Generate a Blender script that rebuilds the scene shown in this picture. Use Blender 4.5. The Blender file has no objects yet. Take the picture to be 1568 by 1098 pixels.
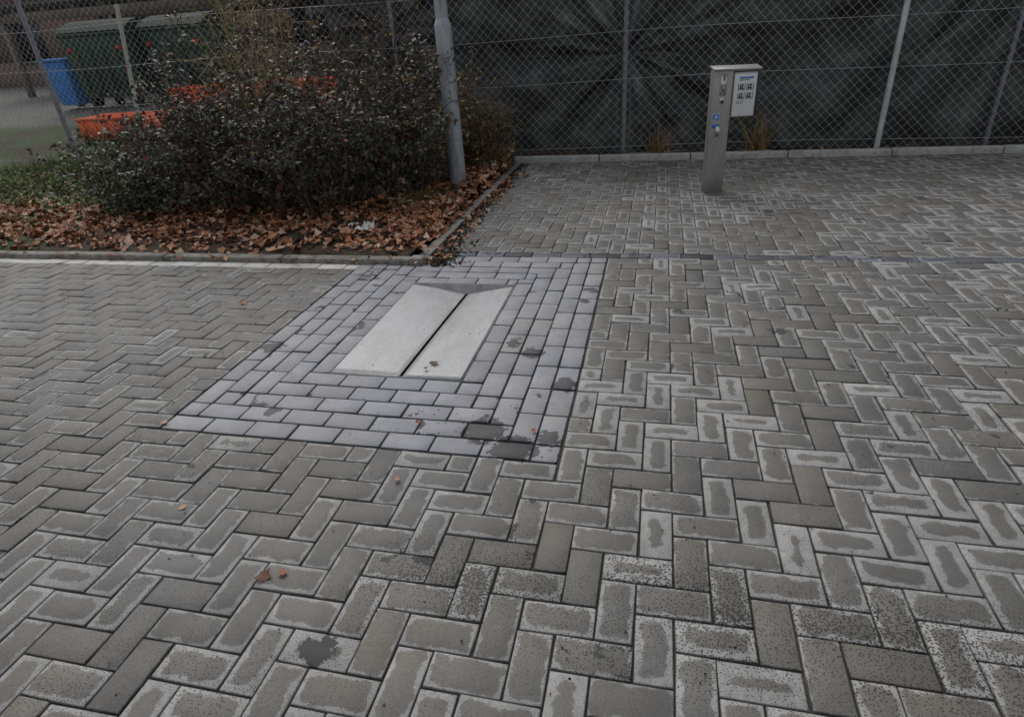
import bpy, math, random
import numpy as np
from mathutils import Matrix, Vector
from mathutils import noise as mnoise
rng = np.random.default_rng(7)
random.seed(7)
S = bpy.context.scene

# ------------------------------------------------------------------ camera
cam = bpy.data.cameras.new("camera"); co = bpy.data.objects.new("camera", cam)
S.collection.objects.link(co); S.camera = co
cx = Vector((.9746, .2152, -.062)); cb = Vector((.2183, -.8518, .4765)).normalized()
cx = (cx - cb*cx.dot(cb)).normalized(); cu = cb.cross(cx)
M = Matrix((cx, cu, cb)).transposed().to_4x4(); M.translation = (0, 0, 1.39)
co.matrix_world = M
cam.sensor_width = 36; cam.lens = 21.35; cam.clip_start = .05; cam.clip_end = 600

# ------------------------------------------------------------------ light
w = bpy.data.worlds.new("World"); S.world = w; w.use_nodes = True
nt = w.node_tree; bg = nt.nodes["Background"]
sky = nt.nodes.new("ShaderNodeTexSky"); sky.sky_type = 'NISHITA'; sky.sun_disc = False
sky.sun_elevation = math.radians(48); sky.sun_rotation = math.radians(-35)
sky.air_density = 1.2; sky.dust_density = 4
hs = nt.nodes.new("ShaderNodeHueSaturation"); hs.inputs["Saturation"].default_value = .25
nt.links.new(sky.outputs[0], hs.inputs["Color"]); nt.links.new(hs.outputs[0], bg.inputs[0])
bg.inputs[1].default_value = .136
sl = bpy.data.lights.new("sun", 'SUN'); so = bpy.data.objects.new("sun", sl); S.collection.objects.link(so)
sl.energy = .65; sl.angle = math.radians(50); sl.color = (1, .97, .94)
el, az = math.radians(48), math.radians(-35)
sd = Vector((math.sin(az)*math.cos(el), math.cos(az)*math.cos(el), math.sin(el)))
so.rotation_euler = sd.to_track_quat('Z', 'Y').to_euler(); so.location = (0, 0, 8)
S.view_settings.view_transform = 'Standard'; S.view_settings.look = 'None'; S.view_settings.exposure = 0

# ------------------------------------------------------------------ node helpers
class NT:
    def __init__(s, name):
        s.m = bpy.data.materials.new(name); s.m.use_nodes = True
        s.t = s.m.node_tree; s.b = s.t.nodes["Principled BSDF"]
    def put(s, sock, v):
        if v is None: return
        if hasattr(v, "is_output"): s.t.links.new(v, sock)
        else:
            try: sock.default_value = v
            except Exception: sock.default_value = (*v, 1)
    def math(s, op, a, b=None, c=None, clamp=False):
        n = s.t.nodes.new("ShaderNodeMath"); n.operation = op; n.use_clamp = clamp
        s.put(n.inputs[0], a); s.put(n.inputs[1], b); s.put(n.inputs[2], c); return n.outputs[0]
    def noise(s, vec, scale, detail=3, rough=.55, out=0, dist=0):
        n = s.t.nodes.new("ShaderNodeTexNoise"); s.put(n.inputs["Vector"], vec)
        n.inputs["Scale"].default_value = scale; n.inputs["Detail"].default_value = detail
        n.inputs["Roughness"].default_value = rough; n.inputs["Distortion"].default_value = dist
        return n.outputs[out]
    def vor(s, vec, scale, feature='F1', rnd=1):
        n = s.t.nodes.new("ShaderNodeTexVoronoi"); s.put(n.inputs["Vector"], vec); n.feature = feature
        n.inputs["Scale"].default_value = scale; n.inputs["Randomness"].default_value = rnd
        return n.outputs[0]
    def rng(s, v, a, b, c=0, d=1, smooth=False):
        n = s.t.nodes.new("ShaderNodeMapRange"); n.clamp = True
        if smooth: n.interpolation_type = 'SMOOTHSTEP'
        s.put(n.inputs[0], v)
        for i, x in enumerate((a, b, c, d)): s.put(n.inputs[i+1], x)
        return n.outputs[0]
    def mix(s, f, a, b, mode='MIX'):
        n = s.t.nodes.new("ShaderNodeMix"); n.data_type = 'RGBA'; n.blend_type = mode
        s.put(n.inputs[0], f); s.put(n.inputs[6], a if hasattr(a, "is_output") else (*a[:3], 1))
        s.put(n.inputs[7], b if hasattr(b, "is_output") else (*b[:3], 1)); return n.outputs[2]
    def ramp(s, f, stops, const=False):
        n = s.t.nodes.new("ShaderNodeValToRGB"); s.put(n.inputs[0], f); r = n.color_ramp
        if const: r.interpolation = 'CONSTANT'
        while len(r.elements) < len(stops): r.elements.new(.5)
        for e, (p, c) in zip(r.elements, stops): e.position = p; e.color = (*c, 1)
        return n.outputs[0]
    def dist(s, p, c):
        n = s.t.nodes.new("ShaderNodeVectorMath"); n.operation = 'DISTANCE'; s.put(n.inputs[0], p); n.inputs[1].default_value = c; return n.outputs["Value"]
    def geo(s, o="Position"): return s.t.nodes.new("ShaderNodeNewGeometry").outputs[o]
    def obj(s): return s.t.nodes.new("ShaderNodeTexCoord").outputs["Object"]
    def attr(s, name, o="Color"):
        n = s.t.nodes.new("ShaderNodeAttribute"); n.attribute_name = name; return n.outputs[o]
    def sep(s, v):
        n = s.t.nodes.new("ShaderNodeSeparateXYZ"); s.put(n.inputs[0], v); return n.outputs
    def mapv(s, v, scale):
        n = s.t.nodes.new("ShaderNodeMapping"); s.put(n.inputs[0], v); n.inputs["Scale"].default_value = scale; return n.outputs[0]
    def bump(s, h, strength=.5, dist=.002):
        n = s.t.nodes.new("ShaderNodeBump"); s.put(n.inputs["Height"], h)
        n.inputs["Strength"].default_value = strength; n.inputs["Distance"].default_value = dist
        s.t.links.new(n.outputs[0], s.b.inputs["Normal"])
    def grey(s, v):
        n = s.t.nodes.new("ShaderNodeCombineColor"); [s.put(n.inputs[i], v) for i in range(3)]; return n.outputs[0]
    def fin(s, col=None, rough=None, metal=None, spec=None):
        s.put(s.b.inputs["Base Color"], col); s.put(s.b.inputs["Roughness"], rough)
        s.put(s.b.inputs["Metallic"], metal); s.put(s.b.inputs["Specular IOR Level"], spec); return s.m

def simple(name, col, rough=.6, metal=0, var=.25, scale=12, bump=.2, spec=None):
    n = NT(name); p = n.obj(); f = n.noise(p, scale, 5, .6)
    c = n.mix(n.rng(f, .3, .7), [x*(1-var) for x in col], [min(1, x*(1+var)) for x in col])
    if bump: n.bump(n.noise(p, scale*12, 3), bump, .002)
    return n.fin(c, rough, metal, spec)

# ------------------------------------------------------------------ mesh helpers
def mesh_obj(name, V, polys, mats, matidx=None, smooth=False, parent=None):
    me = bpy.data.meshes.new(name)
    V = np.asarray(V, dtype=np.float32)
    loops = np.concatenate([np.asarray(p, dtype=np.int32).ravel() for p in polys])
    tot = np.concatenate([np.full(len(p), np.asarray(p).shape[1], dtype=np.int32) for p in polys])
    st = np.concatenate([[0], np.cumsum(tot)[:-1]]).astype(np.int32)
    me.vertices.add(len(V)); me.vertices.foreach_set("co", V.ravel())
    me.loops.add(len(loops)); me.loops.foreach_set("vertex_index", loops)
    me.polygons.add(len(tot)); me.polygons.foreach_set("loop_start", st)
    try: me.polygons.foreach_set("loop_total", tot)
    except Exception: pass
    for m in mats: me.materials.append(m)
    if matidx is not None: me.polygons.foreach_set("material_index", np.asarray(matidx, dtype=np.int32))
    if smooth: me.polygons.foreach_set("use_smooth", np.ones(len(tot), dtype=bool))
    me.update(calc_edges=True); me.validate()
    o = bpy.data.objects.new(name, me); S.collection.objects.link(o)
    if parent: o.parent = parent
    return o

class Acc:
    def __init__(s): s.V = []; s.P = []; s.M = []; s.n = 0
    def add(s, V, F, m=0):
        V = np.asarray(V, float); F = np.asarray(F, int)
        s.V.append(V); s.P.append(F+s.n); s.M.append(np.full(len(F), m)); s.n += len(V)
    def box(s, x0, x1, y0, y1, z0, z1, m=0):
        V = np.array([(x, y, z) for z in (z0, z1) for y in (y0, y1) for x in (x0, x1)], float)
        s.add(V, [(0, 2, 3, 1), (4, 5, 7, 6), (0, 1, 5, 4), (2, 6, 7, 3), (0, 4, 6, 2), (1, 3, 7, 5)], m)
    def tube(s, pts, rad, k=4, m=0, cap=False):
        pts = np.asarray(pts, float); n = len(pts)
        rad = np.broadcast_to(rad, (n,))
        T = np.gradient(pts, axis=0); T /= np.linalg.norm(T, axis=1)[:, None]+1e-9
        up = np.where(np.abs(T[:, 2:3]) > .9, [[1., 0, 0]], [[0, 0, 1.]])
        if k > 6: up = np.tile(up[:1], (n, 1))
        A = np.cross(T, up); A /= np.linalg.norm(A, axis=1)[:, None]+1e-9; B = np.cross(T, A)
        a = np.arange(k)*2*np.pi/k
        V = pts[:, None]+rad[:, None, None]*(np.cos(a)[None, :, None]*A[:, None]+np.sin(a)[None, :, None]*B[:, None])
        i = np.arange(n-1)[:, None]*k; j = np.arange(k)[None]; j2 = (j+1) % k
        F = np.stack([i+j, i+j2, i+k+j2, i+k+j], -1).reshape(-1, 4)
        s.add(V.reshape(-1, 3), F, m)
        if cap:
            s.add(V[-1], [list(range(k))], m); s.add(V[0], [list(range(k))[::-1]], m)
    def obj(s, name, mats, smooth=False, parent=None):
        return mesh_obj(name, np.concatenate(s.V), s.P, mats, np.concatenate(s.M), smooth, parent)

def empty(name, loc=(0, 0, 0)):
    e = bpy.data.objects.new(name, None); S.collection.objects.link(e); e.location = loc; e.empty_display_size = .1; return e
def bevel(o, w=.004, seg=2):
    m = o.modifiers.new("bevel", 'BEVEL'); m.width = w; m.segments = seg; m.limit_method = 'ANGLE'; m.angle_limit = math.radians(40)
def inst(acc, tv, tf, R, T, sc, m=0):
    n = len(T); V = np.einsum('nij,vj->nvi', R, tv)*np.asarray(sc)[:, None, None]+T[:, None]
    F = (np.arange(n)*len(tv))[:, None, None]+np.asarray(tf)[None]
    acc.add(V.reshape(-1, 3), F.reshape(-1, F.shape[-1]), m)
def rotz_tilt(n, tilt, r=rng):
    y = r.uniform(0, 2*np.pi, n); p = r.normal(0, tilt, n); q = r.normal(0, tilt, n)
    cy, sy, cp, sp, cq, sq = np.cos(y), np.sin(y), np.cos(p), np.sin(p), np.cos(q), np.sin(q)
    Z = np.zeros(n); O = np.ones(n)
    Rz = np.stack([cy, -sy, Z, sy, cy, Z, Z, Z, O], -1).reshape(n, 3, 3)
    Rx = np.stack([O, Z, Z, Z, cp, -sp, Z, sp, cp], -1).reshape(n, 3, 3)
    Ry = np.stack([cq, Z, sq, Z, O, Z, -sq, Z, cq], -1).reshape(n, 3, 3)
    return Rz @ Rx @ Ry

# ------------------------------------------------------------------ paver materials
STAINS_H = [(-.81, .876, .045), (.62, 2.9, .04), (.15, 3.1, .03)]
STAINS_I = [(-.625, 1.895, .085), (-.48, 1.786, .085), (-.357, 1.87, .05), (-.55, 2.554, .05), (-.668, 2.645, .045), (-.35, 2.27, .055), (-1.93, 2.47, .06), (-1.25, 4.0, .06), (-.36, 3.2, .03)]
DRY = [(.91, 1.58, .25), (-1.2, 6.8, .7), (.0, 2.1, .45), (-.9, 1.55, .22), (.6, 5.2, .5)]
def paver_mat(name, light, dark, thr0=.009, thrv=.016, stain=0., specks=1., tint=.10, wob=.040, spots=(), dry=()):
    n = NT(name); p = n.geo()
    uv = n.sep(n.attr("luv", "Vector")); hd = n.sep(n.attr("lhd", "Vector")); rd = n.sep(n.attr("rnd", "Vector"))
    off = n.t.nodes.new("ShaderNodeVectorMath"); off.operation = 'MULTIPLY_ADD'
    n.put(off.inputs[0], n.attr("rnd", "Vector")); off.inputs[1].default_value = (37, 53, 71); n.put(off.inputs[2], p)
    q = off.outputs[0]; ps = n.sep(p)
    ex = n.math('SUBTRACT', hd[0], n.math('ABSOLUTE', uv[0])); ey = n.math('SUBTRACT', hd[1], n.math('ABSOLUTE', uv[1]))
    e = n.math('SMOOTH_MIN', ex, ey, .03)
    nz = n.math('MULTIPLY', n.math('SUBTRACT', n.noise(q, 21, 2, .5), .5), wob)
    nf = n.math('MULTIPLY', n.math('SUBTRACT', n.noise(q, 80, 4, .72), .5), .017)
    big = n.math('MULTIPLY', n.math('SUBTRACT', n.noise(p, .8, 2, .5), .5), .030)
    whole = n.rng(rd[0], .90, .95, 0, .014)
    none = n.rng(rd[0], .22, .14, 0, -.010)
    thr = n.math('ADD', n.math('MULTIPLY_ADD', rd[0], thrv, thr0-.007), n.math('ADD', big, n.math('ADD', whole, none)))
    thr = n.math('ADD', thr, n.rng(ps[0], -1.6, -3.2, 0, -.006))
    for (sx, sy, sr) in dry: thr = n.math('ADD', thr, n.rng(n.dist(p, (sx, sy, 0)), sr*1.3, sr*.4, 0, .013))
    d_ = n.math('SUBTRACT', n.math('ADD', n.math('ADD', e, nz), nf), thr)
    mask = n.math('MULTIPLY_ADD', n.rng(d_, -.0018, .0018, smooth=True), .70, n.rng(d_, -.012, .009, 0, .30))
    tone = n.rng(rd[1], 0, 1, 1-tint, 1+tint)
    grain = n.rng(n.noise(p, 240, 2, .7), .3, .7, .76, 1.2)
    blot = n.rng(n.noise(p, 6, 4, .65), .3, .7, .84, 1.14)
    dcol = n.mix(n.rng(n.noise(p, 1.6, 2), .35, .65), [dark[0]*1.05, dark[1]*1.0, dark[2]*.93], [dark[0]*.93, dark[1]*.95, dark[2]*.98])
    lcol = n.mix(n.noise(p, 30, 3), [x*.66 for x in light], [x*1.12 for x in light])
    c = n.mix(mask, lcol, dcol)
    k = n.math('MULTIPLY', n.math('MULTIPLY', tone, grain), blot)
    c = n.mix(1, c, n.grey(k), 'MULTIPLY')
    sm = n.noise(p, 1.1, 2, .6)
    bandd = n.math('ABSOLUTE', n.math('SUBTRACT', ps[1], n.math('MULTIPLY_ADD', n.noise(p, 2.5, 2), .3, 1.0)))
    band = n.math('MULTIPLY', n.rng(bandd, .24, 0, 0, .22), n.rng(ps[0], -.85, -.5))
    dens = n.math('MULTIPLY', n.math('ADD', n.rng(sm, .35, .72, .22, .35), band), specks)
    dens = n.math('MULTIPLY', dens, n.rng(rd[2], 0, 1, .75, 1.25))
    vd = n.math('ADD', n.vor(q, 150), n.math('MULTIPLY', n.noise(p, 60, 1), .12))
    sp = n.math('LESS_THAN', vd, dens)
    c = n.mix(n.math('MULTIPLY', sp, .82), c, (.022, .021, .018))
    st = n.rng(n.math('ADD', n.noise(q, 7, 4, .65), n.math('MULTIPLY', n.math('SUBTRACT', rd[2], .5), .30)), .75-stain, .765-stain, 0, .82)
    if spots:
        m = None; wn = n.math('MULTIPLY', n.math('SUBTRACT', n.noise(q, 24, 5, .75), .5), .20)
        for (sx, sy, sr) in spots:
            d0 = n.math('SUBTRACT', n.dist(p, (sx, sy, 0)), sr); m = d0 if m is None else n.math('MINIMUM', m, d0)
        st = n.math('MAXIMUM', st, n.rng(n.math('ADD', m, wn), .004, -.003, 0, .86))
    c = n.mix(st, c, (.026, .026, .027))
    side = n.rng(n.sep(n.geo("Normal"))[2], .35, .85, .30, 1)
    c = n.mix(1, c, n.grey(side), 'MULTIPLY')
    n.bump(n.math('ADD', n.noise(p, 380, 2, .7), n.math('MULTIPLY', sp, -.8)), .6, .0016)
    return n.fin(c, n.rng(mask, 0, 1, .85, .58), 0, .35)

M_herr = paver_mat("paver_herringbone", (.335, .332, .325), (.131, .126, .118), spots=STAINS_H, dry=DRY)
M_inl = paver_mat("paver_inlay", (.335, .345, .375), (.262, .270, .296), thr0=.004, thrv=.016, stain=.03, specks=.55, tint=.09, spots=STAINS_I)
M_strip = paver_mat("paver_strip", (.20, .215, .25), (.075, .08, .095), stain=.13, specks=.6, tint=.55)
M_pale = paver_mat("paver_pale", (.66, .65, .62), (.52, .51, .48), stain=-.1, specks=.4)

class Pavers:
    def __init__(s): s.r = []
    def add(s, x0, x1, y0, y1): s.r.append((x0, x1, y0, y1))
    def build(s, name, mat, gap=.0028, b=.0035, parent=None):
        R = np.array(s.r); n = len(R)
        c = np.stack([(R[:, 0]+R[:, 1])/2, (R[:, 2]+R[:, 3])/2], -1)
        h = np.stack([(R[:, 1]-R[:, 0])/2-gap, (R[:, 3]-R[:, 2])/2-gap], -1)
        sg = np.array([(-1, -1), (1, -1), (1, 1), (-1, 1)])
        L = np.concatenate([sg[None]*h[:, None], sg[None]*h[:, None], sg[None]*(h[:, None]-b)], 1)
        z = np.concatenate([np.full(4, -.03), np.full(4, -b*.8), np.zeros(4)])
        a = rng.normal(0, .0075, n); ca, sa = np.cos(a)[:, None], np.sin(a)[:, None]
        X = c[:, 0:1]+ca*L[..., 0]-sa*L[..., 1]+rng.normal(0, .0009, n)[:, None]
        Y = c[:, 1:2]+sa*L[..., 0]+ca*L[..., 1]+rng.normal(0, .0009, n)[:, None]
        tx, ty = rng.normal(0, .008, n)[:, None], rng.normal(0, .008, n)[:, None]
        Z = z[None]+rng.normal(0, .0012, n)[:, None]+tx*L[..., 0]+ty*L[..., 1]
        V = np.stack([X, Y, Z], -1).reshape(-1, 3)
        f = [(8, 9, 10, 11)]+[(i, (i+1) % 4, 4+(i+1) % 4, 4+i) for i in range(4)]+[(4+i, 4+(i+1) % 4, 8+(i+1) % 4, 8+i) for i in range(4)]
        F = ((np.arange(n)*12)[:, None, None]+np.array(f)[None]).reshape(-1, 4)
        o = mesh_obj(name, V, [F], [mat], parent=parent)
        sw = (h[:, 1] > h[:, 0])
        U = L.copy(); U[sw] = U[sw][..., ::-1]; H = h.copy(); H[sw] = H[sw][:, ::-1]
        def at(nm, A):
            at_ = o.data.attributes.new(nm, 'FLOAT_VECTOR', 'POINT'); at_.data.foreach_set("vector", A.astype(np.float32).ravel())
        at("luv", np.concatenate([U, np.zeros((n, 12, 1))], -1).reshape(-1, 3))
        at("lhd", np.repeat(np.concatenate([H, np.zeros((n, 1))], -1)[:, None], 12, 1).reshape(-1, 3))
        at("rnd", np.repeat(rng.uniform(0, 1, (n, 3))[:, None], 12, 1).reshape(-1, 3))
        return o

IX0, IX1, IY0, IY1 = -2.00, -.30, 1.73, 3.93      # inlay
HX0, HX1, HY0, HY1 = -1.48, -.82, 2.25, 3.41       # hatch opening
KX, KY = -1.55, 3.73                                # kerb corner of planting bed
GX, GY, u = -.30, 1.73, .1
def clip(b, obs):
    x0, x1, y0, y1 = b
    for (a0, a1, c0, c1) in obs:
        if x0 < a1-1e-4 and x1 > a0+1e-4 and y0 < c1-1e-4 and y1 > c0+1e-4:
            best = None
            for cand in ((x0, a0, y0, y1), (a1, x1, y0, y1), (x0, x1, y0, c0), (x0, x1, c1, y1)):
                if cand[1]-cand[0] > .025 and cand[3]-cand[2] > .025:
                    ar = (cand[1]-cand[0])*(cand[3]-cand[2])
                    if best is None or ar > best[0]: best = (ar, cand)
            if best is None: return None
            x0, x1, y0, y1 = best[1]
    return (x0, x1, y0, y1)
def herring(P, xr, yr, obs, c=1):
    for j in range(int((yr[0]-GY)/u)-2, int((yr[1]-GY)/u)+3):
        for i in range(int((xr[0]-GX)/u)-2, int((xr[1]-GX)/u)+3):
            k = (i+j-c) % 4
            x, y = GX+i*u, GY+j*u
            if k == 0: b = (x, x+2*u, y, y+u)
            elif k == 2: b = (x, x+u, y, y+2*u)
            else: continue
            b = clip(b, obs+[(-99, xr[0], -99, 99), (xr[1], 99, -99, 99), (-99, 99, -99, yr[0]), (-99, 99, yr[1], 99)])
            if b: P.add(*b)
pav = empty("brick_paving")
P1 = Pavers()
herring(P1, (-10.0, 6.5), (-1.4, 3.93), [(IX0-.006, IX1+.006, IY0-.006, 99), (-99, IX0+.001, 3.63, 99)])
herring(P1, (KX+.0, 6.5), (4.03, 7.17), [])
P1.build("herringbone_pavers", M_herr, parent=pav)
P2 = Pavers(); cw = .104
def run(a0, a1, L=.2):
    out = []; a = a0+random.choice([L, L/2]); p = a0
    while a1-p > .03:
        q = min(a, a1)
        if a1-q < .04: q = a1
        out.append((p, q)); p = q; a = q+L
    return out
for k in range(5):
    x0, x1, y0, y1 = IX0+k*cw, IX1-k*cw, IY0+k*cw, IY1-k*cw
    rects = []
    for a, b in run(y0, y1): rects.append((x1-cw, x1, a, b))
    for a, b in run(x0, x1-cw): rects.append((a, b, y0, y0+cw))
    for a, b in run(y0+cw, y1): rects.append((x0, x0+cw, a, b))
    for a, b in run(x0+cw, x1-cw): rects.append((a, b, y1-cw, y1))
    for r in rects:
        r = clip(r, [(-99, KX, KY, 99)])
        if r: P2.add(*r)
P2.build("inlay_pavers", M_inl, gap=.0040, parent=pav)
P3 = Pavers()
for a, b in run(-1.42, 6.5): P3.add(a, b, 3.93, 4.03)
P3.build("border_strip_pavers", M_strip, parent=pav, gap=.004)
P4 = Pavers()
for a, b in run(-10, IX0): P4.add(a, b, 3.63, 3.73)
P4.build("edge_row_pavers", M_pale, parent=pav)

n = NT("joint_sand"); p = n.geo()
c = n.mix(n.rng(n.noise(p, 3, 4), .35, .65), (.024, .022, .019), (.080, .075, .066)); c = n.mix(n.rng(n.noise(p, 60, 4), .4, .7), c, (.04, .043, .027))
n.bump(n.noise(p, 300, 3), .8, .003); M_joint = n.fin(c, .95)
A = Acc()
def sheet(x0, x1, y0, y1, z): A.add([(x0, y0, z), (x1, y0, z), (x1, y1, z), (x0, y1, z)], [(0, 1, 2, 3)])
for r in [(-10, HX0, -1.4, 3.75), (HX0, HX1, -1.4, HY0), (HX1, 6.5, -1.4, 3.75), (HX0, HX1, HY1, 3.75), (KX-.02, 6.5, 3.75, 7.2)]: sheet(*r, -.0095)
A.obj("joint_bed", [M_joint], parent=pav)
n = NT("ground_asphalt"); p = n.geo(); c = n.mix(n.noise(p, 1.5, 5), (.06, .06, .058), (.11, .105, .10)); n.bump(n.noise(p, 120, 3), .5, .004)
M_gr = n.fin(c, .9)
A = Acc(); A.add([(-300, -300, -.14), (300, -300, -.14), (300, 300, -.14), (-300, 300, -.14)], [(0, 1, 2, 3)]); A.obj("ground", [M_gr])

# ------------------------------------------------------------------ kerbs
n = NT("kerb_concrete"); p = n.geo(); c = n.mix(n.rng(n.noise(p, 4, 5, .65), .35, .7), (.27, .26, .24), (.17, .155, .13))
c = n.mix(n.rng(n.noise(p, 14, 5, .7), .48, .66), c, (.08, .07, .05)); n.bump(n.noise(p, 150, 4), .5, .003); M_kerbd = n.fin(c, .85)
n = NT("kerb_concrete_pale"); p = n.geo(); c = n.mix(n.rng(n.noise(p, 5, 5, .65), .3, .7), (.48, .48, .46), (.34, .33, .31))
c = n.mix(n.rng(n.noise(p, 22, 5, .7), .5, .72), c, (.18, .17, .15)); n.bump(n.noise(p, 150, 4), .5, .003); M_kerb = n.fin(c, .85)
A = Acc()
A.box(KX-.09, KX, KY, KY+.09, -.05, .045)
xx = KX-.093
while xx > -10: A.box(xx-.99, xx, KY, KY+.085, -.05, .04+random.uniform(-.004, .004)); xx -= 1.0
yy = KY+.093
while yy < 7.1: A.box(KX-.085, KX-.001, yy, min(yy+.99, 7.165), -.05, .022+random.uniform(-.008, .006)); yy += 1.0
o = A.obj("bed_kerb", [M_kerbd]); bevel(o, .012, 3)
A = Acc(); xx = KX-.1
while xx < 7: A.box(xx, xx+.990, 7.172, 7.262, -.05, .062+random.uniform(-.005, .005)); xx += 1.0
o = A.obj("fence_kerb", [M_kerb]); bevel(o, .012, 3)

# ------------------------------------------------------------------ soil bed + rear terrain
def hgt(x, y):
    if y < 7.3: b = .02
    elif y < 8.6: b = .02+(y-7.3)*.18
    elif y < 10.8: b = .254+(y-8.6)*.12
    else: b = .52+min(1, (y-10.8)/2.5)*.12
    if x > -1.7 and y > 7.3: b = .02+(b-.02)*max(0, 1-(x+1.7)/1.5)
    if x < KX-.1 and y < 7.3:
        b += .05*min(1, max(0, (y-3.8))/1.2)
    b += .025*mnoise.noise(Vector((x*2.2, y*2.2, 0)))*min(1, max(0, y-3.8)*2)+.008*mnoise.noise(Vector((x*9, y*9, 3)))
    return b
n = NT("soil"); p = n.geo(); c = n.mix(n.rng(n.noise(p, 8, 5), .35, .65), (.035, .026, .018), (.075, .05, .032))
ps = n.sep(p)
gm = n.math('MULTIPLY', n.rng(n.noise(p, 1.6, 4), .4, .55), n.rng(ps[0], -4.6, -5.6)); c = n.mix(gm, c, (.05, .075, .025))
pv = n.rng(ps[1], 9.3, 9.7); c = n.mix(pv, c, n.mix(n.noise(p, 3, 4), (.12, .115, .105), (.20, .19, .18)))
n.bump(n.noise(p, 60, 5, .7), 1, .02); M_soil = n.fin(c, .95)
def grid(x0, x1, y0, y1, st, name):
    xs = np.arange(x0, x1+1e-6, st); ys = np.arange(y0, y1+1e-6, st)
    V = [(x, y, hgt(x, y)) for y in ys for x in xs]; nx, ny = len(xs), len(ys)
    F = [(j*nx+i, j*nx+i+1, (j+1)*nx+i+1, (j+1)*nx+i) for j in range(ny-1) for i in range(nx-1)]
    return mesh_obj(name, V, [np.array(F)], [M_soil], smooth=True)
grid(-10.08, KX-.08, KY+.07, 7.3, .07, "planting_bed")
grid(-30, 8.2, 7.27, 26, .2, "yard_ground")

# ------------------------------------------------------------------ hatch
n = NT("galvanised_sheet"); p = n.geo()
f = n.noise(n.mapv(p, (1, .35, 1)), 22, 5, .7); c = n.mix(n.rng(f, .3, .7), (.265, .272, .285), (.345, .352, .365))
c = n.mix(n.rng(n.noise(n.mapv(p, (1, .4, 1)), 5, 6, .75), .42, .68, 0, .65), c, (.205, .208, .21)); c = n.mix(n.math('MULTIPLY', n.math('LESS_THAN', n.vor(p, 75), .15), .7), c, (.15, .135, .12))
c = n.mix(n.math('MULTIPLY', n.math('LESS_THAN', n.vor(n.mapv(p, (1.3, 1.1, 1)), 55), .14), .75), c, (.62, .62, .62))
n.bump(n.noise(p, 180, 3), .25, .001); M_lid = n.fin(c, n.rng(f, .3, .7, .40, .58), .25, .45)
n = NT("dark_void"); M_void = n.fin(n.mix(n.noise(n.geo(), 20), (.008, .008, .008), (.02, .02, .02)), .9)
M_rim = simple("rim_steel", (.24, .24, .25), .55, .3)
hat = empty("drain_hatch", ((HX0+HX1)/2, (HY0+HY1)/2, 0)); ox, oy = hat.location.x, hat.location.y
A = Acc(); ys0, ye = HY0+.006, HY1-.04; sl0, sl1 = -1.130, -1.113
def panel(xo, xi):
    nx, ny = 12, 24; V = []
    for dz in (0, -.006):
        for j in range(ny+1):
            for i in range(nx+1):
                a, b = i/nx, j/ny
                V.append((xo+(xi-xo)*a-ox, ys0+(ye-ys0)*b-oy, .004-a**1.15*(.004+.045*b**1.1)+dz))
    F = [];m = (nx+1)*(ny+1)
    for j in range(ny):
        for i in range(nx):
            q = [j*(nx+1)+i, j*(nx+1)+i+1, (j+1)*(nx+1)+i+1, (j+1)*(nx+1)+i]
            F.append(q if xi > xo else q[::-1])
    for j in range(ny):
        a = j*(nx+1)+nx; F.append([a, a+nx+1, a+nx+1+m, a+m])
    for i in range(nx): F.append([i, i+1, i+1+m, i+m])
    A.add(V, F, 0)
panel(HX0+.008, sl0); panel(HX1-.008, sl1)
o = A.obj("lid_panels", [M_lid], smooth=True, parent=hat)
A = Acc()
A.add(np.array([(HX0+.008, ye, .004), (sl0, ye, -.050), (sl1, ye, -.050), (HX1-.008, ye, .004), (HX1-.008, ye+.03, .006), (HX0+.008, ye+.03, .006)])-[ox, oy, 0], [(0, 1, 2, 3, 4, 5)], 0)
A.box(HX0-ox, HX0+.005-ox, HY0-oy, HY1-oy, -.04, .003, 1); A.box(HX1-.005-ox, HX1-ox, HY0-oy, HY1-oy, -.04, .003, 1)
A.box(HX0+.005-ox, HX1-.005-ox, HY0-oy, HY0+.004-oy, -.04, .003, 1); A.box(HX0+.005-ox, HX1-.005-ox, HY1-.009-oy, HY1-oy, -.04, .004, 1)
A.obj("frame", [M_rim, M_rim], parent=hat)
A = Acc(); A.box(HX0+.006-ox, HX1-.006-ox, HY0+.006-oy, HY1-.012-oy, -.13, -.10, 0); A.obj("pit", [M_void], parent=hat)

# ------------------------------------------------------------------ lamp post
n = NT("galvanised_pole"); p = n.obj(); f = n.noise(n.mapv(p, (1, 1, .4)), 9, 5, .65)
c = n.mix(n.rng(f, .3, .7), (.28, .31, .34), (.44, .47, .50)); c = n.mix(n.rng(n.vor(p, 30), .1, .5, .5, 0), c, (.34, .36, .38))
c = n.mix(n.rng(n.noise(n.mapv(p, (3, 3, .5)), 6, 4), .52, .70, 0, .75), c, (.16, .15, .14)); n.bump(f, .1, .003); M_pole = n.fin(c, .5, .3)
M_dark = simple("dark_steel", (.05, .05, .05), .6, .2)
lp = empty("lamp_post", (-1.90, 5.80, .0))
A = Acc(); A.tube([(0, 0, -.1), (0, 0, .0), (0, 0, 1.44), (0, 0, 1.455), (0, 0, 1.50)], [.078, .078, .075, .073, .056], 32)
A.tube([(0, 0, 1.50), (0, 0, 5.0)], [.056, .04], 32)
A.tube([(0, 0, 5.0), (0, -.1, 5.15), (0, -.5, 5.25), (0, -.9, 5.27)], .035, 12)
A.tube([(0, -.8, 5.26), (0, -1.0, 5.27), (0, -1.35, 5.26), (0, -1.5, 5.25)], [.05, .11, .11, .04], 16)
A.obj("pole", [M_pole], smooth=True, parent=lp)
A = Acc()
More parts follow.
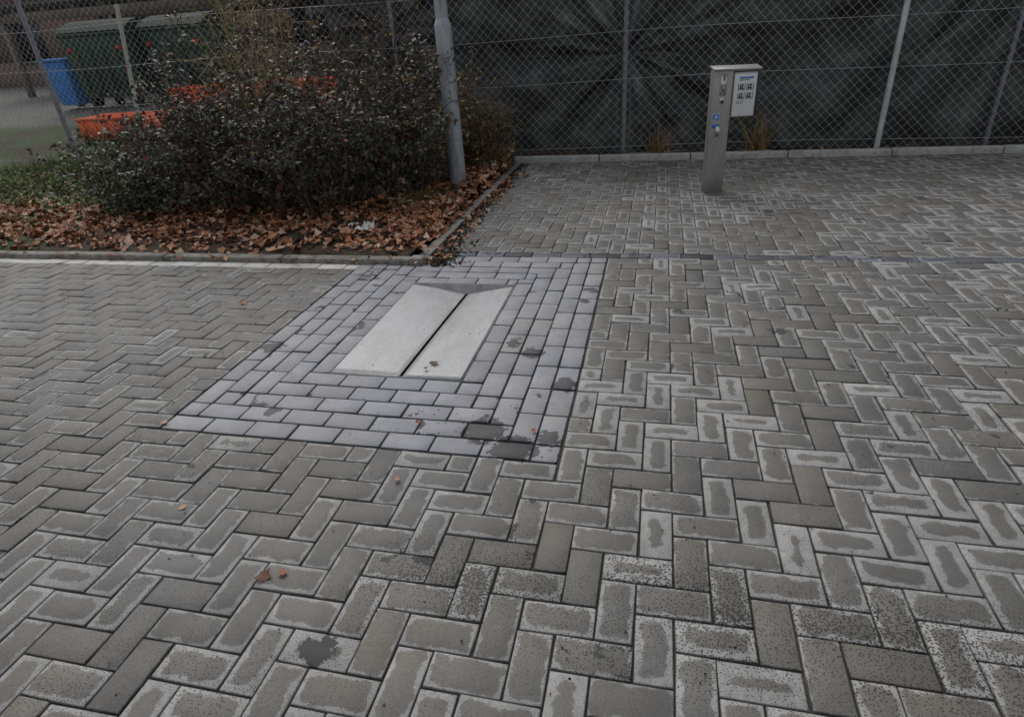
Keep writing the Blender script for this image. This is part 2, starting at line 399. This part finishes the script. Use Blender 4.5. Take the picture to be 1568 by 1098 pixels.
for z, r in ((.86, .008), (.74, .011), (.30, .007)):
    a = math.radians(-80+z*10); d = np.array([math.cos(a), math.sin(a), 0])
    A.tube([d*.070+[0, 0, z], d*.084+[0, 0, z]], r, 10, cap=True)
A.obj("bolts", [M_dark], parent=lp)

# ------------------------------------------------------------------ service pillar
n = NT("brushed_stainless"); p = n.obj(); f = n.noise(n.mapv(p, (30, 30, 1)), 8, 4, .6)
c = n.mix(n.rng(f, .3, .7), (.30, .295, .28), (.42, .41, .39)); c = n.mix(n.rng(n.noise(p, 5, 4), .5, .75, 0, .5), c, (.20, .19, .17))
ps = n.sep(p); c = n.mix(n.rng(n.math('ADD', ps[2], n.math('MULTIPLY', n.noise(p, 14, 3), .15)), .22, .06, 0, .6), c, (.13, .12, .10))
M_ss = n.fin(c, .42, .55)
M_white = simple("white_panel", (.70, .71, .72), .45, 0, .05, 20, 0)
M_blue = simple("sign_blue", (.02, .16, .50), .45, 0, .1, 20, 0)
M_blk = simple("print_black", (.03, .03, .035), .5, 0, .1, 20, 0)
M_slot = simple("slot_plate", (.55, .55, .54), .35, .6, .1, 20, 0)
sp = empty("service_pillar", (.475, 5.70, 0)); sp.rotation_euler = (0, 0, math.radians(10))
A = Acc(); A.box(-.078, .078, -.06, .06, -.02, .985); o = A.obj("column", [M_ss], parent=sp); bevel(o, .006)
A = Acc(); A.box(-.10, .10, -.085, .085, -.01, .006); o = A.obj("base_plate", [M_ss], parent=sp); bevel(o, .002)
A = Acc(); A.box(.081, .285, -.066, .055, .625, .968); o = A.obj("head_box", [M_ss], parent=sp); bevel(o, .006)
A = Acc(); V = [(-.086, -.078, .986), (.296, -.078, .978), (.296, .066, .996), (-.086, .066, 1.004)]
V = V+[(a, b, c_+.014) for a, b, c_ in V]
A.add(V, [(0, 3, 2, 1), (4, 5, 6, 7), (0, 1, 5, 4), (1, 2, 6, 5), (2, 3, 7, 6), (3, 0, 4, 7)]); o = A.obj("cap", [M_ss], parent=sp); bevel(o, .003)
A = Acc(); A.box(.088, .264, -.0705, -.0665, .636, .955, 0); A.box(.268, .289, -.072, -.0665, .63, .965, 1)
o = A.obj("sign_plate", [M_white, M_dark], parent=sp); bevel(o, .0015)
A = Acc(); y0, y1 = -.0722, -.0708
A.box(.125, .235, y0, y1, .918, .930, 1); A.box(.125, .205, y0, y1, .905, .910, 0)
for i, X in enumerate((.120, .186)):
    for Z in (.832, .765):
        for (a, b, c_, d) in ((0, .055, 0, .004), (0, .004, .0041, .05), (.051, .055, .0041, .05), (.008, .044, .008, .016), (.012, .022, .0161, .042), (.028, .038, .0161, .032), (.026, .040, .034, .046)):
            A.box(X+a, X+b, y0, y1, Z+c_, Z+d, 0)
for k in range(3): A.box(.11, .11+.06, y0, y1, .748-k*.009, .751-k*.009, 2)
A.obj("sign_print", [M_blk, M_blue, M_rim], parent=sp)
A = Acc()
A.box(-.022, .028, -.066, -.0605, .80, .965, 0); A.box(-.002, .008, -.068, -.0662, .91, .95, 1)
A.tube([(.003, -.066, .86), (.003, -.069, .86)], .017, 20, 1, True); A.tube([(.003, -.0692, .86), (.003, -.074, .86)], .011, 20, 0, True)
A.box(-.018, .020, -.067, -.0605, .735, .785, 0); A.box(-.008, .010, -.069, -.0672, .742, .765, 1); A.box(-.006, .012, -.072, -.0672, .83, .836, 1)
A.obj("coin_slot", [M_slot, M_dark], parent=sp)
A = Acc()
A.tube([(-.035, -.0602, .635), (-.035, -.0622, .635)], .032, 28, 0, True); A.tube([(-.035, -.0624, .635), (-.035, -.0632, .635)], .029, 28, 1, True)
A.tube([(-.033, -.0634, .648), (-.033, -.0640, .648)], .006, 12, 0, True); A.box(-.045, -.020, -.0640, -.0634, .626, .640, 0); A.box(-.045, -.037, -.0640, -.0634, .614, .6258, 0)
A.box(-.062, -.002, -.0625, -.0603, .550, .578, 1)
A.obj("stickers", [M_white, M_blue], parent=sp)
A = Acc(); A.tube([(-.020, -.06, .552), (-.018, -.085, .548), (-.018, -.09, .53), (-.018, -.088, .49), (-.018, -.083, .455)], [.012, .015, .019, .016, .004], 14)
o = A.obj("outlet_nozzle", [M_white], smooth=True, parent=sp)

# ------------------------------------------------------------------ fence
n = NT("fence_wire"); M_wire = n.fin(n.mix(n.noise(n.geo(), 6), (.38, .39, .40), (.60, .61, .62)), .5, .1)
fen = empty("chain_link_fence", (0, 7.42, 0))
A = Acc(); d = .047; dz_ = .047; H0, H1 = .05, 2.25; nz = int((H1-H0)/dz_)
zz = H0+np.arange(nz+1)*dz_
X = -14.0; i = 0; r = .0021; odd = np.arange(nz+1) % 2
while X < 8:
    ph = odd if i % 2 == 0 else 1-odd
    px = X+ph*d+rng.normal(0, .0014, nz+1)+.010*np.sin(zz*3+X*.7)
    py = np.where(odd == 0, -.002, .002)+.012*math.sin(X*1.3)*np.sin(zz*1.4)
    A.tube(np.stack([px, py, zz+.006*math.sin(X*2.1)], -1), r, 3); X += d; i += 1
A.obj("wire_mesh", [M_wire], parent=fen)
A = Acc()
for z in (.12, .82, 1.28, 1.75, 2.2):
    xs = np.linspace(-14, 8, 60); A.tube(np.stack([xs, np.full(60, -.006), z+.015*np.sin(xs*1.2+z)], -1), .0022, 4)
A.obj("tension_wires", [M_wire], parent=fen)
M_post = simple("fence_post_steel", (.50, .51, .52), .5, .15)
M_postd = simple("fence_post_old", (.20, .20, .23), .6, .2)
for k, (x, rr, m) in enumerate([(-.40, .027, M_postd), (2.25, .028, M_post), (3.28, .022, M_postd), (4.9, .026, M_post), (-3.05, .022, M_postd), (-8.12, .03, M_postd), (-11, .03, M_postd)]):
    A = Acc(); yy = .035 if m is M_postd else -.03
    A.tube([(x, yy, -.05), (x, yy, 2.28), (x, yy, 2.30)], [rr, rr, rr*.6], 16, cap=True)
    for z in (.3, .82, 1.28, 1.75): A.tube([(x, yy, z-.008), (x, yy, z+.008)], rr+.003, 16, cap=True)
    A.obj("post_%d" % (k+1), [m], smooth=False, parent=fen)

# ------------------------------------------------------------------ tarp
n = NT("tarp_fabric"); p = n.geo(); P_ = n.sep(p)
def radial_sheen(cx_, cz_, ka, kr, sc, lo, hi, rmax):
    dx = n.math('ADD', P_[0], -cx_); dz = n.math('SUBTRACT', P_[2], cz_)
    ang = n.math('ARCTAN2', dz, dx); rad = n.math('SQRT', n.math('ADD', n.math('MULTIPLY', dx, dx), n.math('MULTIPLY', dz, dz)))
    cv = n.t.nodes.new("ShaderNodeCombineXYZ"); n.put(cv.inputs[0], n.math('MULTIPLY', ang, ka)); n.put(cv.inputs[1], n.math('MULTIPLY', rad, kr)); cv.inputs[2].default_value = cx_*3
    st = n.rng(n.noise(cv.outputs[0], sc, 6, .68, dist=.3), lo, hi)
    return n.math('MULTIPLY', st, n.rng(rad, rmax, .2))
st = n.math('ADD', radial_sheen(-.38, 1.08, 2.6, .9, 1.8, .48, .70, 2.4), radial_sheen(3.4, 2.0, 4.5, .7, 1.8, .49, .70, 2.8), clamp=True)
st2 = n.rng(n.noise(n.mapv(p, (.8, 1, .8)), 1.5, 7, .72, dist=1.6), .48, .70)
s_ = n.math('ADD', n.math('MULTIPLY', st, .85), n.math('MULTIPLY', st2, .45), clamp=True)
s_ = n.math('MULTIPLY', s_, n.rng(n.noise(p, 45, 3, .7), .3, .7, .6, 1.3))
c = n.mix(s_, (.018, .020, .019), (.20, .212, .20))  # pale streaks: weave stretch plus fold sheen painted into the colour
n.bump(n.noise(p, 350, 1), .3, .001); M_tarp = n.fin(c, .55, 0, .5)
nx, nz_ = 420, 110; V = []
for j in range(nz_+1):
    z = .02+2.2*j/nz_
    for i in range(nx+1):
        x = -3.9+12*i/nx; y = 7.60
        for (gx, gz, amp, k, ph, fall) in ((-.38, 1.08, .12, 5, .4, 1.8), (3.4, 2.0, .12, 4, 1.3, 2.2), (-3.2, 1.5, .05, 5, 2, 1.), (5.0, .6, .05, 6, 2, 1.1)):
            rx, rz = x-gx, z-gz; R_ = math.hypot(rx, rz); a = math.atan2(rz, rx)
            cv_ = mnoise.noise(Vector((math.cos(a)*3.6, math.sin(a)*3.6, gx+R_*.35)))
            y += amp*1.9*min(1, R_/.3)*math.exp(-R_/fall)*(abs(cv_)**.7*(1 if cv_ > 0 else -1))
        y += .07*mnoise.noise(Vector((x*.9, z*1.1, 5)))+.05*mnoise.noise(Vector((x*2.6+z*1.5, z*2.2-x, 9)))+.018*mnoise.noise(Vector((x*7+z*3, z*6, 1)))
        V.append((x, max(y, 7.485), z+.0))
F = [(j*(nx+1)+i, j*(nx+1)+i+1, (j+1)*(nx+1)+i+1, (j+1)*(nx+1)+i) for j in range(nz_) for i in range(nx)]
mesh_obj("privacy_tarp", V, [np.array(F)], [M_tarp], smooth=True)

# ------------------------------------------------------------------ vegetation
LV = np.array([(0, 0, 0), (-.30, .5, .08), (0, 1, -.08), (.30, .5, .08), (0, .5, 0)]); LF = [(0, 4, 2, 1), (0, 3, 2, 4)]
def leafmat(name, stops, rough=.65, spec=.2):
    n = NT(name); r = n.geo("Random Per Island"); c = n.ramp(r, stops, True)
    v = n.noise(n.geo(), 3.5, 3); k = n.mix(v, (.6, .6, .6), (1.35, 1.3, 1.3)); return n.fin(n.mix(1, c, k, 'MULTIPLY'), rough, 0, spec)
M_leaf = leafmat("shrub_leaf", [(0, (.060, .078, .055)), (.25, (.088, .078, .078)), (.42, (.115, .088, .088)), (.58, (.055, .085, .042)), (.76, (.14, .13, .12)), (.87, (.085, .055, .048)), (.96, (.26, .07, .03)), (.975, (.28, .18, .05))], .5, .32)
M_leafg = leafmat("shrub_leaf_green", [(0, (.060, .090, .050)), (.3, (.080, .110, .060)), (.55, (.050, .075, .038)), (.78, (.11, .12, .09)), (.93, (.10, .07, .05))], .5, .32)
M_leafy = leafmat("shrub_leaf_dry", [(0, (.15, .13, .065)), (.3, (.20, .14, .06)), (.6, (.10, .10, .05)), (.8, (.27, .19, .05)), (.93, (.26, .08, .03))])
M_bark = simple("twig_bark", (.13, .08, .06), .8, 0, .4, 20, 0)
M_barky = simple("twig_bark_pale", (.36, .29, .16), .8, 0, .3, 20, 0)

def shrub(cx_, cy_, rx, ry, h, nst, nleaf, mats, leafsize=.042, bare=0., tw=5):
    A = Acc(); pts = []
    for s_i in range(nst):
        a = random.uniform(0, 2*math.pi); q = math.sqrt(random.random())
        ex, ey = cx_+rx*q*math.cos(a), cy_+ry*q*math.sin(a)
        hz = h*(1-.45*q*q)*random.uniform(.38, 1.14)
        bx, by = cx_+rx*.35*q*math.cos(a)+random.uniform(-.1, .1), cy_+ry*.35*q*math.sin(a)+random.uniform(-.1, .1)
        by = max(by, KY+.3); ey = max(ey, KY+.2); ex = min(ex, KX+.03)
        P = []
        for t in np.linspace(0, 1, 6):
            P.append((bx+(ex-bx)*t**1.3+random.gauss(0, .02), by+(ey-by)*t**1.3+random.gauss(0, .02), .02+hz*(1-(1-t)**1.4)))
        P = np.array(P); A.tube(P, np.linspace(.007, .0026, 6), 3, 0)
        for t_i in range(tw):
            k = random.randint(1, 5); b0 = P[k]; dv = np.array([random.gauss(0, 1), random.gauss(0, 1), random.uniform(-.3, 1.1)]); dv /= np.linalg.norm(dv)
            L = random.uniform(.12, .32)*(.7+.3*h); Q = np.array([b0, b0+dv*L*.5+rng.normal(0, .015, 3), b0+dv*L+[0, 0, -.02]])
            Q[:, 2] = np.maximum(Q[:, 2], .05); Q[:, 1] = np.maximum(Q[:, 1], KY+.12)
            A.tube(Q, [.0032, .0024, .0016], 3, 0)
            if random.random() > bare: pts += [Q[0]*(1-t)+Q[2]*t for t in (.3, .5, .7, .85, 1)]
        if random.random() > bare: pts += [P[5], P[4], P[3]*.5+P[4]*.5]
        if random.random() > bare: pts += [P[1], P[2]]
    pts = np.array(pts); idx = rng.integers(0, len(pts), nleaf)
    T = pts[idx]+rng.normal(0, .026, (nleaf, 3)); T[:, 2] = np.maximum(T[:, 2], .04); T[:, 1] = np.maximum(T[:, 1], KY+.06)
    R = rotz_tilt(nleaf, .75); inst(A, LV, LF, R, T, rng.uniform(.55, 1.45, nleaf)*leafsize, 1)
    return A.obj("shrub", mats)
SM = [M_bark, M_leaf]
shrub(-4.90, 5.05, .80, .65, .72, 65, 4800, [M_bark, M_leafg])
shrub(-4.45, 5.45, .85, .75, 1.12, 65, 5200, SM)
shrub(-3.80, 5.10, .95, .85, 1.32, 95, 9500, SM)
shrub(-2.95, 5.02, .85, .85, 1.32, 95, 9000, SM)
shrub(-2.35, 5.70, .62, .90, 1.25, 70, 5500, SM, bare=.25)
shrub(-3.6, 6.4, 1.3, .7, 1.5, 60, 4500, SM, bare=.35)
shrub(-5.1, 6.2, .8, .7, .85, 45, 3000, SM, bare=.2)
shrub(-2.05, 6.75, .60, .5, .98, 85, 4200, [M_bark, M_leafy], bare=.3, leafsize=.032)
shrub(-3.9, 5.9, .6, .5, 2.35, 85, 3200, [M_barky, M_leafy], bare=.35, leafsize=.034)
shrub(-2.75, 6.1, .8, .6, 2.0, 80, 1500, [M_bark, M_leafy], bare=.6)

def star(nl, seed):
    r = np.random.default_rng(seed); k = nl*2; a = np.linspace(0, 2*np.pi, k, endpoint=False)+r.normal(0, .1, k)
    rr = np.where(np.arange(k) % 2 == 0, r.uniform(.42, .58, k), r.uniform(.25, .40, k)); x, y = rr*np.cos(a), rr*np.sin(a)*.8
    z = r.uniform(-.8, 1.2)*x*x+r.uniform(-.6, 1.4)*y*y+r.normal(0, .05, k)
    V = np.concatenate([[(0, 0, 0)], np.stack([x, y, z], -1)]); F = [(0, 1+i, 1+(i+1) % k) for i in range(k)]; return V, F
M_lit = leafmat("fallen_leaf", [(0, (.34, .145, .070)), (.2, (.23, .10, .05)), (.4, (.42, .21, .12)), (.52, (.12, .06, .035)), (.64, (.46, .28, .18)), (.80, (.26, .10, .045)), (.92, (.52, .38, .27))], .6)
A = Acc()
def litter(n_, fx, fy, smin, smax, zoff=.012, fz=None):
    for v in range(8):
        m = n_//8
        X = fx(m); Y = fy(m); Z = np.array([hgt(a, b) for a, b in zip(X, Y)]) if fz is None else np.full(m, fz)
        Z = Z+np.abs(rng.normal(0, zoff, m))+.006
        V, F = star(random.choice([3, 4, 5]), v+50)
        inst(A, V, F, rotz_tilt(m, .38), np.stack([X, Y, Z], -1), rng.uniform(smin, smax, m), 0)
litter(3000, lambda m: rng.uniform(-8, KX-.06, m), lambda m: KY+.10+rng.beta(1.5, 1.9, m)*1.6, .045, .10, .018)
litter(2600, lambda m: rng.uniform(-8, KX-.06, m), lambda m: rng.uniform(4.2, 7.2, m), .045, .09, .02)
litter(800, lambda m: KX-.06-rng.beta(1, 3, m)*.8, lambda m: rng.uniform(4.0, 7.1, m), .045, .09, .02)
litter(160, lambda m: rng.uniform(-2.6, 7, m), lambda m: rng.uniform(7.28, 7.42, m), .03, .06, .01)
litter(170, lambda m: KX+np.abs(rng.normal(0, .09, m)), lambda m: rng.uniform(3.75, 6.6, m), .03, .07, .004, .002)
litter(60, lambda m: rng.uniform(-8, KX, m), lambda m: KY+rng.normal(-.02, .06, m), .03, .06, .004, .04)
A.obj("leaf_litter", [M_lit])
M_dirt = leafmat("dirt_crumb", [(0, (.035, .026, .018)), (.4, (.025, .022, .016)), (.7, (.08, .05, .03)), (.9, (.05, .06, .03))], .9, .1)
A = Acc(); m = 1700
X = KX+np.abs(rng.normal(0, .06, m)); Y = rng.uniform(3.73, 7.1, m)
X[:400] = KX+.06+np.abs(rng.normal(0, .10, 400)); Y[:400] = 3.70+rng.gamma(1.5, .16, 400)
V, F = star(3, 3); inst(A, V, F, rotz_tilt(m, .4), np.stack([X, Y, np.full(m, .003)+np.where(X < KX, .045, 0)+np.abs(rng.normal(0, .004, m))], -1), rng.uniform(.010, .034, m), 0)
A.obj("kerb_debris", [M_dirt])
A = Acc(); m = 2600
X = rng.uniform(-5.5, 3.5, m); Y = rng.uniform(.3, 7.1, m); ok = (Y < 3.6) | (X > KX+.05); X, Y = X[ok], Y[ok]; m = len(X)
V, F = star(3, 9); inst(A, V, F, rotz_tilt(m, .3), np.stack([X, Y, np.full(m, .004)], -1), rng.uniform(.003, .011, m), 0)
A.obj("paving_grit", [M_dirt])
A = Acc()
for (x, y, s_, z) in [(-1.08, 1.07, .055, .005), (-1.03, 1.09, .04, .006), (-1.0, 2.39, .05, .006), (-1.02, 2.33, .03, .006), (-2.45, 3.0, .05, .004), (-1.55, 1.30, .035, .004), (-2.0, 1.76, .04, .004), (-.42, 1.9, .03, .004), (-.85, 1.55, .03, .004), (1.1, 5.1, .03, .004), (-.9, 1.9, .03, .004)]:
    V, F = star(5, int(abs(x)*100)); inst(A, V, F, rotz_tilt(1, .12), np.array([[x, y, z+.004]]), [s_], 0)
A.obj("fallen_leaves", [M_lit])

BV = np.array([(-.02, 0, 0), (.02, 0, 0), (.014, .12, .55), (-.014, .12, .55), (0, .38, 1.0)]); BF4 = [(0, 1, 2, 3)]; BF3 = [(3, 2, 4)]
def blades(name, n_, fx, fy, s0, s1, mat, fz=hgt, wd=1.):
    A = Acc(); X = fx(n_); Y = fy(n_); Z = np.array([fz(a, b) for a, b in zip(X, Y)])-.005
    R = rotz_tilt(n_, .3); T = np.stack([X, Y, Z], -1); sc = rng.uniform(s0, s1, n_)
    V = np.einsum('nij,vj->nvi', R, BV*[wd, 1, 1])*sc[:, None, None]+T[:, None]; o_ = (np.arange(n_)*5)[:, None, None]
    A.add(V.reshape(-1, 3), (o_+np.array(BF4)).reshape(-1, 4)); A.P.append((o_+np.array(BF3)).reshape(-1, 3)); A.M.append(np.zeros(n_))
    return A.obj(name, [mat])
M_grass = leafmat("grass_blade", [(0, (.08, .13, .035)), (.4, (.13, .19, .055)), (.7, (.07, .095, .035)), (.88, (.22, .18, .09))])
M_dry = leafmat("dry_grass_blade", [(0, (.30, .20, .09)), (.4, (.20, .12, .05)), (.7, (.13, .14, .055)), (.85, (.36, .24, .12))])
blades("grass", 9000, lambda m: -5.2-rng.beta(1.2, 1.2, m)*3.6, lambda m: 5.0+rng.beta(1.6, 1.2, m)*3.6, .06, .20, M_grass)
blades("grass", 900, lambda m: -5.6+rng.normal(0, .16, m), lambda m: 4.45+rng.normal(0, .09, m), .03, .08, M_grass)
blades("grass", 500, lambda m: -2.05+rng.normal(0, .10, m), lambda m: 5.2+rng.normal(0, .15, m), .04, .12, M_grass)
for (x, h, nn) in ((.0, .38, 80), (1.02, .48, 80), (-.95, .14, 40), (.55, .12, 40), (2.6, .10, 30), (3.1, .12, 30)):
    blades("dry_weed", nn, lambda m: x+rng.normal(0, .05, m), lambda m: 7.34+rng.normal(0, .03, m), h*.3, h*1.15, M_dry, wd=.7)
A = Acc(); m = 5000; X = -5.0-rng.beta(1.2, 1.3, m)*3.4; Y = 4.9+rng.beta(1.3, 1.3, m)*2.2
Z = np.array([hgt(a, b) for a, b in zip(X, Y)])+np.abs(rng.normal(0, .05, m))+.01
inst(A, LV*[1.7, 1, 1], LF, rotz_tilt(m, .5), np.stack([X, Y, Z], -1), rng.uniform(.02, .05, m)); A.obj("ground_cover", [M_grass])

M_pap = simple("paper", (.62, .62, .60), .7, 0, .15, 30, 0)
for (x, y, s_) in ((-2.23, 4.33, .085), (-1.78, 6.6, .07), (-2.35, 4.38, .04)):
    V, F = [], []; nn = 9
    for j in range(nn):
        for i in range(nn):
            a, b = i/(nn-1)-.5, j/(nn-1)-.5; V.append((x+a*s_*1.8, y+b*s_*1.3, hgt(x, y)+.035+s_*.9*mnoise.noise(Vector((a*5, b*5, x*9)))+rng.normal(0, .004)))
    F = [(j*nn+i, j*nn+i+1, (j+1)*nn+i+1, (j+1)*nn+i) for j in range(nn-1) for i in range(nn-1)]
    mesh_obj("crumpled_paper", V, [np.array(F)], [M_pap])

# ------------------------------------------------------------------ things behind the fence
M_dgreen = simple("bin_green", (.028, .060, .040), .55, 0, .25, 4, 0, .4); M_tyre = simple("rubber", (.02, .02, .02), .8, 0, .2, 10, 0)
M_blid = simple("bin_lid", (.03, .04, .032), .85, 0, .25, 4, 0, .15)
M_bblue = simple("bin_blue", (.05, .22, .58), .6, 0, .2, 5, 0, .3); M_red = simple("reflector_red", (.5, .02, .015), .4, 0, .1, 5, 0)
def container(x, y, z, w_, d_, h_, rot, mat):
    e = empty("waste_container", (x, y, z)); e.rotation_euler = (0, 0, rot)
    A = Acc(); a, b = w_/2, d_/2
    V = [(-a*.86, -b*.8, .18), (a*.86, -b*.8, .18), (a*.86, b*.8, .18), (-a*.86, b*.8, .18), (-a, -b, h_*.82), (a, -b, h_*.82), (a, b, h_*.82), (-a, b, h_*.82)]
    A.add(V, [(0, 3, 2, 1), (4, 5, 6, 7), (0, 1, 5, 4), (1, 2, 6, 5), (2, 3, 7, 6), (3, 0, 4, 7)])
    for k in (-.6, -.2, .2, .6): A.box(a*k-.02, a*k+.02, -b-.015, -b*.82, .3, h_*.78)
    A.box(-a-.03, a+.03, -b-.03, b+.03, h_*.82+.002, h_*.86); o = A.obj("body", [mat], parent=e); bevel(o, .02)
    A = Acc(); pr = [(-b-.03, h_*.87), (-b*.5, h_*.96), (0, h_), (b*.5, h_*.96), (b+.03, h_*.87)]
    V = [(s_*(a+.02), yy, zz) for s_ in (-1, 1) for yy, zz in pr]; A.add(V, [(i, i+1, i+6, i+5) for i in range(4)]); A.add(V, [(0, 1, 2, 3, 4)]); A.add(V, [(9, 8, 7, 6, 5)])
    A.obj("lid", [M_blid], parent=e)
    A = Acc()
    for sx in (-1, 1):
        for sy in (-1, 1): A.tube([(sx*a*.7-.03, sy*b*.65, .1), (sx*a*.7+.03, sy*b*.65, .1)], .1, 14, cap=True)
        A.tube([(sx*(a+.02), 0, h_*.7), (sx*(a+.1), 0, h_*.7)], .025, 8, cap=True)
    A.obj("wheels", [M_tyre], parent=e)
    A = Acc()
    for sx in (-1, 1): A.box(sx*a*.75-.05, sx*a*.75+.05, -b-.018, -b-.0155, h_*.66, h_*.70)
    A.obj("reflectors", [M_red], parent=e)
container(-10.20, 11.0, hgt(-10.3, 11), 1.30, 1.0, 1.48, .12, M_dgreen)
container(-8.80, 11.4, hgt(-8.9, 11.4), 1.30, 1.0, 1.48, .05, M_dgreen)
e = empty("blue_bin", (-11.25, 10.85, hgt(-11.25, 10.9))); A = Acc()
V = [(-.2, -.22, .08), (.2, -.22, .08), (.2, .2, .08), (-.2, .2, .08), (-.28, -.32, .84), (.28, -.32, .84), (.28, .3, .84), (-.28, .3, .84)]
A.add(V, [(0, 3, 2, 1), (4, 5, 6, 7), (0, 1, 5, 4), (1, 2, 6, 5), (2, 3, 7, 6), (3, 0, 4, 7)]); A.box(-.3, .3, -.35, .34, .845, .9); o = A.obj("body", [M_bblue], parent=e); bevel(o, .02)
A = Acc(); [A.tube([(s_*.24-.02, .25, .1), (s_*.24+.02, .25, .1)], .1, 14, cap=True) for s_ in (-1, 1)]; A.tube([(-.25, .37, .88), (.25, .37, .88)], .015, 8, cap=True); A.obj("wheels", [M_tyre], parent=e)
M_or = simple("skip_orange", (.80, .13, .03), .55, 0, .2, 6, 0)
def tray(x, y, z, w_, d_, h_, rot):
    A = Acc(); a, b = w_/2, d_/2; t = .02
    A.box(-a, a, -b, -b+t, 0, h_); A.box(-a, a, b-t, b, 0, h_); A.box(-a, -a+t, -b+t, b-t, 0, h_); A.box(a-t, a, -b+t, b-t, 0, h_); A.box(-a+t, a-t, -b+t, b-t, 0, t)
    A.box(-a-.02, a+.02, -b-.02, -b, h_-.04, h_+.004); A.box(-a-.02, a+.02, b, b+.02, h_-.04, h_+.004)
    for k in np.linspace(-.85, .85, 6): A.box(a*k-.015, a*k+.015, -b-.015, -b-.001, .02, h_-.045)
    o = A.obj("orange_tray", [M_or]); o.location = (x, y, z); o.rotation_euler = (0, 0, rot); return o
tray(-8.35, 8.75, hgt(-8.45, 8.75)-.04, 1.15, .6, .34, .1)
tray(-7.75, 10.4, hgt(-7.9, 10.4)+.12, 1.5, .6, .26, 0)
tray(-6.2, 10.4, hgt(-6.2, 10.4)+.12, 1.3, .6, .26, 0)
M_wood = simple("pale_timber", (.48, .46, .40), .7, 0, .2, 10, .2)
A = Acc(); A.tube([(-7.38, 7.9, .05), (-7.21, 7.9, 1.0), (-7.04, 7.9, 1.98)], .026, 8, cap=True); A.obj("timber_stake", [M_wood])
n = NT("brick_wall"); p = n.geo(); br = n.t.nodes.new("ShaderNodeTexBrick"); mp = n.t.nodes.new("ShaderNodeMapping"); mp.inputs["Rotation"].default_value = (math.radians(90), 0, 0)
n.put(mp.inputs[0], p); n.t.links.new(mp.outputs[0], br.inputs[0]); br.inputs["Scale"].default_value = 4
br.inputs["Color1"].default_value = (.22, .10, .075, 1); br.inputs["Color2"].default_value = (.15, .075, .06, 1); br.inputs["Mortar"].default_value = (.18, .15, .13, 1)
M_brick = n.fin(n.mix(n.noise(p, 1.5, 4), br.outputs[0], (.13, .10, .09)), .85)
M_glass = simple("window_glass", (.03, .035, .04), .15, 0, .1, 3, 0); M_sill = simple("sill", (.25, .24, .22), .8)
hb = empty("brick_house", (-12, 19, .6)); A = Acc()
A.box(-12, 12, 0, 6, -.2, .8)
wx = [-9.5, -6, -2.5, 1, 4.5, 8]
prev = -12
for X in wx: A.box(prev, X, 0, 6, .801, 2.2); prev = X+1.3
A.box(prev, 12, 0, 6, .801, 2.2); A.box(-12, 12, 0, 6, 2.201, 5.2); A.obj("walls", [M_brick], parent=hb)
A = Acc()
for X in wx: A.box(X+.01, X+1.29, .15, .2, .81, 2.19, 0); A.box(X-.05, X+1.35, -.06, .14, .76, .80, 1); A.box(X+.62, X+.68, .1, .149, .81, 2.19, 1)
A.obj("windows", [M_glass, M_sill], parent=hb)
A = Acc(); A.box(-12.3, 12.3, -.4, 6.4, 5.21, 5.4); A.obj("roof", [M_dark], parent=hb)
M_wood2 = simple("dark_timber", (.18, .15, .12), .8, 0, .3, 8, .2)
cp = empty("carport", (-12, 13.2, .6)); A = Acc()
for X in (-3, 0, 3, 6):
    for Y in (0, 3): A.box(X-.06, X+.06, Y-.06, Y+.06, -.1, 1.6)
A.box(-3.3, 6.3, -.08, .08, 1.601, 1.78); A.box(-3.3, 6.3, 2.92, 3.08, 1.601, 1.78)
for X in np.arange(-3.2, 6.3, .8): A.box(X-.03, X+.03, -.2, 3.2, 1.782, 1.88)
A.obj("frame", [M_wood2], parent=cp)
A = Acc(); A.box(-3.4, 6.4, -.3, 3.3, 1.885, 1.94); A.obj("roof", [M_dark], parent=cp)
